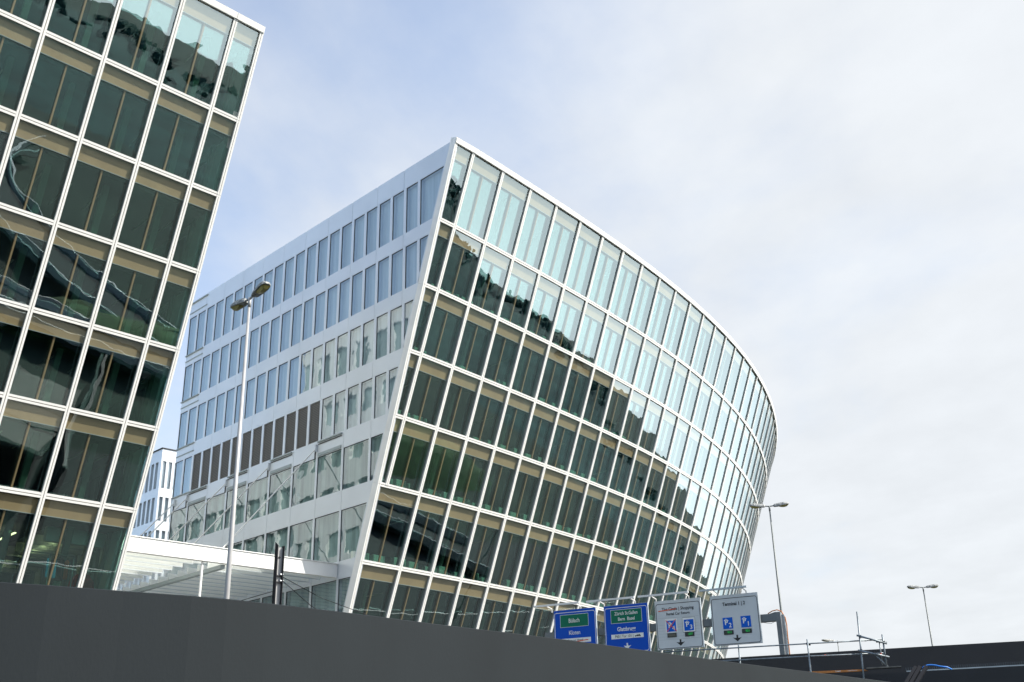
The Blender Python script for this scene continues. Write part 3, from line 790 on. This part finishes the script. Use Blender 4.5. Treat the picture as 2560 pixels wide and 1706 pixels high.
# ---- street lamps
def lamp(label, loc, h, rz, heads, mat, group, hs=1.0):
    t = thing('street_lamp', label, 'street lamp', loc, group, rz)
    m = MB(); m.tube([(0, 0, 0), (0, 0, h * .5), (0, 0, h - .12)], .100, mat, 14, r1=.038); m.tube([(0, 0, h - .3), (0, 0, h)], .05, mat, 12)
    m.build('pole', t, smooth=True, local=True)
    m = MB(); L_ = .28
    m.tube([(-L_ if heads == 2 else 0, 0, h + .0), (0, 0, h - .03), (L_, 0, h)], .035, mat, 8); m.build('arm', t, local=True)
    for sgn in ((1, -1) if heads == 2 else (1,)):
        def ringpts(x, w, zl, zh):
            return [V(sgn * x, y, z + h) for y, z in ((-w, zl), (-w * .92, (zl + zh) * .55), (-w * .6, zh), (w * .6, zh), (w * .92, (zl + zh) * .55), (w, zl))]
        sec = [(.24, .07, -.05, .06), (.30, .11, -.06, .09), (.55, .14, -.04, .13), (.85, .165, .0, .17), (1.02, .14, .03, .15), (1.10, .07, .05, .11)]
        m = MB(); rs = [ringpts(x * hs, w * hs, zl, zh) for x, w, zl, zh in sec]
        for a, b in zip(rs, rs[1:]):
            for q in range(5): m.face([a[q], a[q + 1], b[q + 1], b[q]] if sgn > 0 else [b[q], b[q + 1], a[q + 1], a[q]], 'lamphead')
        for a, b in zip(rs[:3], rs[1:3]): m.face([a[0], b[0], b[5], a[5]], 'lamphead')
        m.face([rs[2][0], rs[3][0], rs[3][5], rs[2][5]], 'lamphead'); m.face([rs[3][0], rs[4][0], rs[4][5], rs[3][5]], 'lamphead'); m.face([rs[4][0], rs[5][0], rs[5][5], rs[4][5]], 'lamphead')
        m.face(rs[0], 'lamphead'); m.face(rs[-1], 'lamphead')
        hd_ = m.build('lamp_head', t, smooth=False, local=True)
        m = MB()
        n = 8
        def dome(x, y, k): return V(sgn * x * hs, y * hs, h + (.0 + .03 * (x - .5)) - .004 - k)
        xs = [.50 + .56 * q / n for q in range(n + 1)]
        for q in range(n):
            for (y0, y1) in ((-.12, -.06), (-.06, 0), (0, .06), (.06, .12)):
                def dp(x, y):
                    tx = (x - .78) / .28; k = max(0, 1 - tx * tx) * max(0, 1 - (y / .12) ** 2); return dome(x, y, .02 + .10 * k ** .6 if k > 0 else .0)
                m.face([dp(xs[q], y0), dp(xs[q + 1], y0), dp(xs[q + 1], y1), dp(xs[q], y1)], 'lens')
        m.build('lens', hd_, smooth=True, local=True)
    return t
GRP = 'tall street lamps along the road'
lamp('pale double-headed street lamp in front of the metal flank wall', (-7.74, 28.98, GZ), 15.03, R(-50), 2, 'pole', GRP)
lamp('grey double-headed street lamp right of the curved facade, behind the sign gantry', (14.4, 60.3, GZ), 15.77, R(-8), 2, 'poledark', GRP)
lamp('distant grey double-headed street lamp rising behind the black ramp wall', (29.54, 79.7, GZ), 14.05, R(-8), 2, 'poledark', GRP)
lamp('farthest small single-headed lamp seen behind the scaffold rail', (34.4, 120.2, GZ), 14.9, R(188), 1, 'poledark', GRP, 1.6)

# ---- steel post with cables, just behind the grey wall
sp_ = thing('steel_post', 'black H-section steel post with cable clamps in front of the white canopy', 'post', (-6.5, 29.3, GZ))
a1 = V(.82, .57, 0).normalized(); a2 = V(-a1.y, a1.x, 0)
def pp(k, w): return V(-6.47, 29.29, 0) + a1 * k + a2 * w
lean = V(-.06, 0, -1.6) 
m = MB()
m.prism([pp(-.10, -.10) + UP * 6.08, pp(-.10, .10) + UP * 6.2, pp(-.10, .10) + UP * GZ, pp(-.10, -.10) + UP * GZ], a1 * .018, 'dark')
m.prism([pp(.085, -.10) + UP * 6.08, pp(.085, .06) + UP * 6.1, pp(.085, .06) + UP * GZ, pp(.085, -.10) + UP * GZ], a1 * .018, 'dark')
m.build('flange', sp_)
m = MB(); m.prism([pp(-.08, 0) + UP * 6.05, pp(.083, 0) + UP * 6.05, pp(.083, 0) + UP * GZ, pp(-.08, 0) + UP * GZ], a2 * .012, 'pole'); m.build('web', sp_)
for z in (5.27, 5.10):
    m = MB(); m.box(pp(0, -.03) + UP * z, a1 * .16, a2 * .05, UP * .035, 'dark'); m.tube([pp(.03, -.06) + UP * (z + .04), pp(.12, -.06) + UP * (z + .04)], .022, 'galv'); m.build('clamp', sp_)
m = MB(); m.tube([pp(.0, -.012) + UP * 5.77, pp(.0, .02) + UP * 5.77], .032, 'signblack', 14); m.build('bolt_hole', sp_)
def cable(pts, r, label, name='cable', mat='dark'):
    m = MB(); m.tube(pts, r, mat, 6); return tag(m.build(name, smooth=True), label, 'cable')
cable([pp(.1, -.08) + UP * 5.24, V(-5.35, 29.6, 4.72), V(-3.0, 30.5, 3.9)], .010, 'upper black cable running down to the right from the steel post')
cable([pp(.1, -.08) + UP * 5.14, V(-5.58, 29.45, 4.49), V(-4.6, 30.2, 3.9)], .010, 'lower steeper black cable running down to the right from the steel post')
cable([pp(-.1, -.05) + UP * 4.86, V(-6.85, 29.2, 4.78), V(-7.6, 29.1, 4.55)], .010, 'short black cable leaving the steel post to the left')

# ---- sign gantry
SA = hd(math.degrees(2.024)); SO = V(2.014, 62.986, 0); SN = V(SA.y, -SA.x, 0)
def S(s, z, d=0): return SO + SA * s + V(0, 0, z) + SN * d
ga = thing('sign_gantry', 'grey steel cantilever gantry with cables carrying the four road signs', 'gantry', tuple(S(12.9, GZ)))
m = MB(); m.prism([S(-.7, 7.46, -.25), S(12.62, 7.46, -.25), S(12.62, 7.84, -.25), S(-.7, 7.84, -.25)], SN * -.4, 'gantry'); m.build('beam', ga)
m = MB(); m.prism([S(12.62, GZ, -.2), S(12.86, GZ, -.2), S(12.86, 7.9, -.2), S(12.62, 7.9, -.2)], SN * -.45, 'gantry'); m.build('column', ga)
m = MB(); m.prism([S(12.3, 7.84, -.24), S(12.62, 7.84, -.24), S(12.62, 7.92, -.24)], SN * -.4, 'gantry'); m.build('gusset', ga)
for k, (w, mt) in enumerate(((12.93, 'pole'), (13.02, 'galv'))):
    m = MB(); m.tube([S(w, GZ, -.3), S(w, 7.75, -.3)], .045, mt, 8); m.build('conduit', ga)
m = MB(); m.tube([S(12.2, 7.86, -.3), S(12.45, 7.98, -.3), S(12.7, 8.02, -.3), S(12.92, 7.92, -.3), S(13.08, 7.6, -.3), S(13.12, 7.2, -.3), S(13.10, 6.8, -.3), S(13.1, GZ, -.3)], .03, 'rust', 6); m.build('cable_loop', ga, smooth=True)
m = MB(); m.tube([S(11.85, 7.45, -.3), S(12.1, 7.38, -.3), S(12.3, 7.34, -.3), S(12.55, 7.44, -.3)], .01, 'dark', 5); m.build('loose_wire', ga, smooth=True)
W_, H_, ZTP = 2.6, 2.6, 8.98
class Sign:
    def __init__(s, s0, label, face, edge='galv'):
        s.s0 = s0; s.t = thing('road_sign', label, 'road sign', tuple(S(s0 + 1.3, ZTP - H_)), 'overhead road signs on the gantry')
        m = MB(); m.prism([s.p(0, 0, -.01), s.p(1, 0, -.01), s.p(1, 1, -.01), s.p(0, 1, -.01)], SN * -.12, edge); m.build('housing', s.t)
        m = MB(); m.prism([s.p(.006, .006, .0), s.p(.994, .006, 0), s.p(.994, .994, 0), s.p(.006, .994, 0)], SN * -.008, face); m.build('sign_face', s.t)
        m = MB()
        for u in (.2, .8): m.prism([s.p(u - .02, .38, -.131), s.p(u + .02, .38, -.131), s.p(u + .02, .66, -.131), s.p(u - .02, .66, -.131)], SN * -.115, 'gantry')
        m.build('bracket', s.t)
    def p(s, u, v, d=0): return S(s.s0 + u * W_, ZTP - v * H_, d)
    def rect(s, u0, v0, u1, v1, mat, d, name, lab=None):
        m = MB(); m.prism([s.p(u0, v1, d), s.p(u1, v1, d), s.p(u1, v0, d), s.p(u0, v0, d)], SN * -.004, mat); o = m.build(name, s.t)
        return o
    def border(s, u0, v0, u1, v1, r, w, mat, d=.006):
        m = MB(); path = []
        for (cu, cv, a0) in ((u1 - r, v0 + r, -90), (u1 - r, v1 - r, 0), (u0 + r, v1 - r, 90), (u0 + r, v0 + r, 180)):
            for q in range(7):
                a = R(a0 + 15 * q); path.append((cu, cv, math.cos(a), math.sin(a)))
        n = len(path)
        for i in range(n):
            A, B = path[i], path[(i + 1) % n]
            m.face([s.p(A[0] + A[2] * r, A[1] + A[3] * r, d), s.p(B[0] + B[2] * r, B[1] + B[3] * r, d), s.p(B[0] + B[2] * (r - w), B[1] + B[3] * (r - w), d), s.p(A[0] + A[2] * (r - w), A[1] + A[3] * (r - w), d)], mat)
        m.build('border', s.t)
    def text(s, body, u, v, size, mat, d=.008, sx=1.0, bold=0, align='CENTER'):
        return text(body, size * H_, s.p(u, v, d), SA, UP, mat, s.t, sx=sx, bold=bold, align=align, emb=.003)
    def poly(s, pts, mat, d, name='arrow'):
        m = MB()
        m.prism([s.p(u, v, d) for u, v in pts], SN * -.004, mat); return m.build(name, s.t)
    def arrow(s, u, v, k, mat, d=.008):
        s.poly([(u - .018 * k, v - .06 * k), (u + .018 * k, v - .06 * k), (u + .018 * k, v + .008 * k), (u - .018 * k, v + .008 * k)], mat, d)
        s.poly([(u, v + .07 * k), (u - .092 * k, v - .012 * k), (u, v + .012 * k)], mat, d); s.poly([(u, v + .07 * k), (u, v + .012 * k), (u + .092 * k, v - .012 * k)], mat, d)
        s.poly([(u, v + .07 * k), (u - .05 * k, v + .0 * k), (u - .03 * k, v - .002), (u + .03 * k, v - .002), (u + .05 * k, v)], mat, d - .001)
    def parking(s, u0, v0, num, lit, crossed=False, framed=False):
        w, h = .205, .225
        if framed: s.rect(u0 - .028, v0 - .035, u0 + w + .028, v0 + h + .02, 'signwhite', .010, 'pictogram_frame')
        if framed == 2: s.border(u0 - .035, v0 - .045, u0 + w + .035, v0 + h + .03, .004, .004, 'signblack', .011)
        s.rect(u0, v0, u0 + w, v0 + h, 'parkblue', .014, 'parking_symbol')
        s.text('P', u0 + .070, v0 + .105, .125, 'signwhite', .019, bold=.010)
        s.text(num, u0 + .150, v0 + .160, .125, 'signwhite', .019, bold=.005)
        s.poly([(u0 + .02, v0 + .06), (u0 + .07, v0 + .022), (u0 + .07, v0 + .038), (u0 + .028, v0 + .07)], 'signwhite', .019, 'roof_mark')
        s.poly([(u0 + .07, v0 + .022), (u0 + .12, v0 + .06), (u0 + .112, v0 + .07), (u0 + .07, v0 + .038)], 'signwhite', .019, 'roof_mark')
        s.rect(u0 + .005, v0 + h + .03, u0 + w, v0 + h + .115, 'signblack', .03, 'display_box')
        s.rect(u0 + .025, v0 + h + .045, u0 + w - .02, v0 + h + .10, 'ledpanel' if lit else 'ledoff', .035, 'display_screen')
        if lit: s.text(lit, u0 + .125, v0 + h + .072, .062, 'led', .040, bold=.004)
        if crossed:
            for (a, b, c, e) in ((u0 - .01, v0 - .01, u0 + w + .01, v0 + h), (u0 + w, v0 - .02, u0, v0 + h)):
                dx, dy = c - a, e - b; l = math.hypot(dx, dy); nx, ny = -dy / l * .007, dx / l * .007
                s.poly([(a + nx, b + ny), (c + nx, e + ny), (c - nx, e - ny), (a - nx, b - ny)], 'red', .026, 'red_cross')
s1 = Sign(0, 'blue road sign with the green panel reading Bülach, partly behind the grey wall', 'signblue')
s1.border(.018, .055, .982, .985, .05, .012, 'signwhite')
s1.rect(.155, .107, .822, .377, 'signwhite', .010, 'panel_edge'); s1.rect(.162, .114, .815, .370, 'signgreen', .013, 'green_panel')
s1.text('Bülach', .485, .245, .125, 'signwhite', .019, sx=.80, bold=.003)
s1.text('Kloten', .485, .50, .125, 'signwhite', sx=.80, bold=.003)
s1.rect(.15, .615, .86, .712, 'signwhite', .010, 'white_strip'); s1.text('Airport Hotel', .50, .662, .075, 'signblack', .015, sx=.85)
s1.poly([(.46, .685), (.80, .655), (.80, .672), (.46, .703)], 'red', .020, 'red_strike')
s2 = Sign(3.086, 'blue road sign with green panel for Zürich, Bern and Basel above Glattbrugg', 'signblue')
s2.border(.018, .055, .982, .985, .05, .012, 'signwhite')
s2.rect(.155, .100, .860, .385, 'signwhite', .010, 'panel_edge'); s2.rect(.162, .107, .853, .378, 'signgreen', .013, 'green_panel')
s2.text('Zürich St.Gallen', .508, .185, .100, 'signwhite', .019, sx=.80, bold=.003); s2.text('Bern  Basel', .508, .302, .100, 'signwhite', .019, sx=.84, bold=.003)
s2.text('Glattbrugg', .495, .512, .118, 'signwhite', sx=.82, bold=.006)
s2.rect(.145, .612, .872, .706, 'signwhite', .010, 'white_strip'); s2.text('P60 | Tor 101 |', .44, .66, .082, 'signblack', .016, sx=.82)
s2.poly([(.70, .665), (.73, .645), (.76, .650), (.78, .635), (.795, .655), (.79, .675), (.71, .68)], 'signblack', .016, 'motorcycle_mark')
for uu in (.69, .795):
    s2.poly([(uu + .014 * math.cos(q), .672 + .014 * math.sin(q)) for q in [k * math.pi / 5 for k in range(10)]], 'signblack', .018, 'motorcycle_mark')
s2.arrow(.495, .86, .95, 'signwhite')
s3 = Sign(6.093, 'grey road sign reading Shopping and Rental Car Return with crossed-out words', 'signgrey')
s3.border(.02, .065, .980, .985, .05, .012, 'signblack')
s3.rect(.05, .10, .955, .335, 'signgrey', .007, 'pale_label'); s3.text('The Circle | Shopping', .50, .185, .092, 'signblack', .014, sx=.86, bold=.003)
s3.text('Rental Car Return', .50, .285, .080, 'signblack', .014, sx=.86, bold=.003)
s3.poly([(.075, .205), (.465, .180), (.465, .198), (.075, .223)], 'red', .020, 'red_strike')
s3.parking(.235, .42, '4', None, crossed=True, framed=1); s3.parking(.615, .425, '3', '377', framed=2)
s3.arrow(.51, .87, 1.0, 'signblack')
for v in (.36, .50, .56, .62, .68, .74, .80): s3.rect(.06, v, .94, v + .0025, 'fin', .009, 'panel_seam')
s4 = Sign(9.235, 'grey road sign reading Terminal 1 and 2, rightmost on the gantry', 'signgrey')
s4.border(.02, .065, .980, .985, .05, .012, 'signblack')
s4.text('Terminal 1 | 2', .49, .19, .096, 'signblack', .012, sx=.86, bold=.005)
s4.parking(.23, .455, '2', '911'); s4.parking(.605, .45, '1', '921')
s4.arrow(.50, .87, 1.0, 'signblack')
for k, (a, b, mt) in enumerate(((-.87, 1.93, 'white'), (2.36, 5.21, 'white'), (5.43, 8.3, 'white'), (8.91, 11.48, 'galv'))):
    t = thing('sign_lamp', ['long lighting tube above the blue Bülach sign', 'long lighting tube above the blue Zürich sign', 'long white lighting tube above the Shopping sign', 'thin grey lighting tube above the Terminal sign'][k], 'sign lamp', tuple(S(a, 9.1, .5)), 'lighting tubes above the road signs')
    m = MB(); m.prism([S(a, 9.15, .8), S(b, 9.15, .8), S(b, 9.25, .8), S(a, 9.25, .8)], SN * -.1, mt); m.build('tube_housing', t)
    for q in (a + .75, b - .25):
        m = MB(); m.tube([S(q, 9.17, .72), S(q, 9.10, -.05), S(q, 8.9, -.05)], .035, mt, 6); m.build('bracket', t)

# ---- pale paving between the two buildings
m = MB(); m.face([C(.5, GZ + .012, -5), C(20, GZ + .012, -5), C(20, GZ + .012, 60), C(.5, GZ + .012, 60)], 'paving'); struct(m.build('paving'))

# ---- ground and road
m = MB(); m.face([V(-2500, -2500, GZ), V(2500, -2500, GZ), V(2500, 2500, GZ), V(-2500, 2500, GZ)], 'ground'); struct(m.build('ground'))
m = MB(); a = V(-60, -45, GZ + .004); 
m.face([a, a + Ad * 240, a + Ad * 240 + Bd * 75, a + Bd * 75], 'asphalt'); struct(m.build('road'))
for k, off in enumerate((20, 24, 42, 46)):
    m = MB()
    for j in range(36 if off in (24, 42) else 1):
        if off in (24, 42): p = V(-60, -45, GZ + .008) + Bd * off + Ad * (j * 6.5); m.face([p, p + Ad * 3, p + Ad * 3 + Bd * .15, p + Bd * .15], 'line')
        else: p = V(-60, -45, GZ + .008) + Bd * off; m.face([p, p + Ad * 238, p + Ad * 238 + Bd * .15, p + Bd * .15], 'line')
    struct(m.build('road_marking'))

# ---- curved slip road with pale parapets beside the street (mirrored in the lower panes)
def sliproad(cx, cy, r, a0, a1, z0, z1, wd, pm='pale'):
    dk, w1, w2 = MB(), MB(), MB(); n = 40; prev = None
    for k in range(n + 1):
        a = R(a0 + (a1 - a0) * k / n); z = GZ + z0 + (z1 - z0) * k / n
        d = V(math.cos(a), math.sin(a), 0); p, q = V(cx, cy, z) + d * r, V(cx, cy, z) + d * (r + wd)
        if prev:
            P_, Q_, D_ = prev
            dk.prism([P_, p, q, Q_], UP * -.6, 'asphalt')
            w1.prism([P_, p, p - d * .25, P_ - D_ * .25], UP * 1.0, pm); w2.prism([Q_, q, q + d * .25, Q_ + D_ * .25], UP * 1.0, pm)
        prev = (p, q, d)
    t = thing('slip_road_bridge', 'curved slip road bridge with pale parapets, reflected in the curved facade' if pm == 'pale' else 'second lower slip road bridge with steel parapets east of the street', 'bridge', (cx, cy + r, GZ))
    dk.build('deck', t); w1.build('parapet', t); w2.build('parapet', t)
    for k in range(1, 8):
        a = R(a0 + (a1 - a0) * k / 8); z = GZ + z0 + (z1 - z0) * k / 8
        if z - GZ > 2.0:
            m = MB(); p = V(cx, cy, 0) + V(math.cos(a), math.sin(a), 0) * (r + wd / 2); m.tube([p + UP * GZ, p + UP * (z - .6)], .6, 'pale', 12); m.build('pier', t)
sliproad(95, 5, 52, 120, 250, 1.0, 5.5, 7)
sliproad(150, 60, 95, 165, 260, .9, 4.0, 8, 'galv')
m = MB()
def mound(cx, cy, rx, ry, hh, ang):
    n = 24; rings = []
    for f, zf_ in ((1, 0), (.8, .35), (.55, .75), (.3, .95), (.05, 1.0)):
        rings.append([V(cx, cy, GZ - .05 + hh * zf_) + Ad * (math.cos(2 * math.pi * q / n) * rx * f) + Bd * (math.sin(2 * math.pi * q / n) * ry * f) for q in range(n)])
    for a, b in zip(rings, rings[1:]):
        for q in range(n): m.face([a[q], a[(q + 1) % n], b[(q + 1) % n], b[q]], 'grass')
mound(58, 28, 26, 9, 3.5, 0); mound(92, 70, 34, 12, 5, 0); mound(70, -30, 30, 14, 5, 0)
struct(m.build('grass_bank', smooth=True))

# ---- wooded hill on the far side of the road (seen mirrored in the glass)
m = MB(); cols = []
NH = 60
for k in range(NH + 1):
    h = 28 + (175 - 28) * k / NH
    amp = 14 + 3 * math.sin(k * .21 + 1) + 2.5 * math.sin(k * .57) + 1.1 * math.sin(k * 1.9)
    kn = [(0, .40), (56, .45), (66, 1.8), (76, 3.1), (84, 3.7), (92, 3.0), (99, 1.3), (106, 1.25), (200, 1.2)]
    for (ha, fa_), (hb, fb_) in zip(kn, kn[1:]):
        if ha <= h < hb: amp *= fa_ + (fb_ - fa_) * (h - ha) / (hb - ha); break
    amp *= min(1, k / 6, (NH - k) / 6 + .05)
    c = [hd(h) * r for r in (230, 290, 360, 440, 560)]
    cols.append([V(c[j].x, c[j].y, GZ - .3 + amp * f) for j, f in enumerate((0, .35, .85, 1.0, .1))])
for a, b in zip(cols, cols[1:]):
    for j in range(4): m.face([a[j], b[j], b[j + 1], a[j + 1]], 'hill')
struct(m.build('hill', smooth=True))
m = MB(); rr = random.Random(3)
for k in range(600):
    q = rr.uniform(2, NH - 2); i = int(q); t = q - i; j = 2; f = rr.random() ** .5 * .98
    p = (cols[i][j].lerp(cols[i + 1][j], t)).lerp(cols[i][j + 1].lerp(cols[i + 1][j + 1], t), f)
    R_ = rr.uniform(.9, 1.9); Hc = rr.uniform(1, 2.6)
    for _ in range(26):
        d = V(rr.gauss(0, 1), rr.gauss(0, 1), rr.gauss(0, 1)).normalized()
        c = p + V(d.x * R_, d.y * R_, Hc * .55 + d.z * Hc * .55)
        u = V(rr.gauss(0, 1), rr.gauss(0, 1), rr.gauss(0, 1)).normalized() * rr.uniform(.5, 1.0); w = d.cross(u).normalized() * rr.uniform(.5, 1.0)
        m.face([c - u - w, c + u - w, c + u + w, c - u + w], 'leaf')
struct(m.build('forest'), 'stuff')

# ---- sky
sun_h, sun_e = 101.0, 42.5
w = bpy.data.worlds.new('World'); scene.world = w; w.use_nodes = True
nt = w.node_tree; nt.nodes.clear()
out = N(nt, 'ShaderNodeOutputWorld')
sky = N(nt, 'ShaderNodeTexSky', sky_type='NISHITA'); sky.sun_disc = False
sky.sun_elevation = R(sun_e); sky.sun_rotation = R(sun_h); sky.air_density = 1.0; sky.dust_density = 1.2; sky.ozone_density = 1.2
b1 = N(nt, 'ShaderNodeBackground', Strength=.15); nt.links.new(sky.outputs[0], b1.inputs[0])
tc = N(nt, 'ShaderNodeTexCoord')
nz = N(nt, 'ShaderNodeVectorMath', operation='NORMALIZE'); nt.links.new(tc.outputs['Generated'], nz.inputs[0])
def mnode(op, a=None, b=None, c=None, clamp=False):
    n = N(nt, 'ShaderNodeMath', operation=op); n.use_clamp = clamp
    for i, v in enumerate((a, b, c)):
        if v is None: continue
        if isinstance(v, (int, float)): n.inputs[i].default_value = v
        else: nt.links.new(v, n.inputs[i])
    return n.outputs[0]
sep = N(nt, 'ShaderNodeSeparateXYZ'); nt.links.new(nz.outputs[0], sep.inputs[0])
zc = mnode('MAXIMUM', sep.outputs[2], .04)
za = mnode('ADD', zc, .12)
px = mnode('DIVIDE', sep.outputs[0], za); py = mnode('DIVIDE', sep.outputs[1], za)
cb = N(nt, 'ShaderNodeCombineXYZ'); nt.links.new(px, cb.inputs[0]); nt.links.new(py, cb.inputs[1])
mp = N(nt, 'ShaderNodeMapping'); mp.inputs['Scale'].default_value = (1.0, .75, 1); mp.inputs['Rotation'].default_value = (0, 0, R(25)); mp.inputs['Location'].default_value = (3.1, 1.7, 0)
nt.links.new(cb.outputs[0], mp.inputs[0])
n1 = N(nt, 'ShaderNodeTexNoise', Scale=1.5, Detail=7.0, Roughness=.52, Distortion=.35); nt.links.new(mp.outputs[0], n1.inputs['Vector'])
n2 = N(nt, 'ShaderNodeTexNoise', Scale=5.0, Detail=6.0, Roughness=.55); nt.links.new(mp.outputs[0], n2.inputs['Vector'])
# more cloud towards the east and the horizon
east = N(nt, 'ShaderNodeVectorMath', operation='DOT_PRODUCT'); nt.links.new(nz.outputs[0], east.inputs[0]); east.inputs[1].default_value = tuple(hd(75))
bias = mnode('MULTIPLY_ADD', east.outputs['Value'], .66, .12)
lowb = mnode('MULTIPLY', mnode('SUBTRACT', .35, sep.outputs[2]), .35)
s_ = mnode('ADD', mnode('ADD', n1.outputs[0], bias), mnode('MULTIPLY', n2.outputs[0], .30))
s_ = mnode('ADD', s_, lowb)
mask = N(nt, 'ShaderNodeMapRange', interpolation_type='SMOOTHSTEP'); mask.inputs[1].default_value = .42; mask.inputs[2].default_value = 1.12; mask.inputs[3].default_value = .22; mask.inputs[4].default_value = .97
nt.links.new(s_, mask.inputs[0])
# clouds brighten towards the sun
sd_ = hd(sun_h) * math.cos(R(sun_e)) + UP * math.sin(R(sun_e))
dt = N(nt, 'ShaderNodeVectorMath', operation='DOT_PRODUCT'); nt.links.new(nz.outputs[0], dt.inputs[0]); dt.inputs[1].default_value = tuple(sd_)
gl = mnode('POWER', mnode('MAXIMUM', dt.outputs['Value'], 0), 3.0)
st = mnode('MULTIPLY_ADD', gl, .14, .468)
ea = N(nt, 'ShaderNodeVectorMath', operation='DOT_PRODUCT'); nt.links.new(nz.outputs[0], ea.inputs[0]); ea.inputs[1].default_value = tuple(hd(82))
es = N(nt, 'ShaderNodeMapRange', interpolation_type='SMOOTHSTEP'); es.inputs[1].default_value = .53; es.inputs[2].default_value = .78; nt.links.new(ea.outputs['Value'], es.inputs[0])
hz = mnode('MULTIPLY', es.outputs[0], mnode('POWER', mnode('SUBTRACT', 1.0, mnode('ABSOLUTE', sep.outputs[2])), 3.0))
st = mnode('ADD', st, mnode('MULTIPLY', hz, 1.15))
st = mnode('ADD', st, mnode('MULTIPLY', mnode('SUBTRACT', n2.outputs[0], .5), .10))
b2 = N(nt, 'ShaderNodeBackground'); b2.inputs[0].default_value = (.93, .965, 1.0, 1); nt.links.new(st, b2.inputs[1])
mx = N(nt, 'ShaderNodeMixShader'); nt.links.new(mask.outputs[0], mx.inputs[0]); nt.links.new(b1.outputs[0], mx.inputs[1]); nt.links.new(b2.outputs[0], mx.inputs[2])
nt.links.new(mx.outputs[0], out.inputs[0])

sl = bpy.data.lights.new('sun', 'SUN'); sl.energy = 4.0; sl.angle = R(.53); sl.color = (1, .94, .84)
so = bpy.data.objects.new('sun', sl); COL.objects.link(so)
so.rotation_euler = (-sd_).to_track_quat('-Z', 'Y').to_euler(); so.location = (60, -20, 80)

scene.view_settings.view_transform = 'Standard'; scene.view_settings.look = 'None'
scene.view_settings.exposure = 0.95; scene.view_settings.gamma = 1.0
scene.cycles.max_bounces = 10; scene.cycles.transparent_max_bounces = 16; scene.cycles.glossy_bounces = 4
scene.cycles.caustics_reflective = False; scene.cycles.caustics_refractive = False
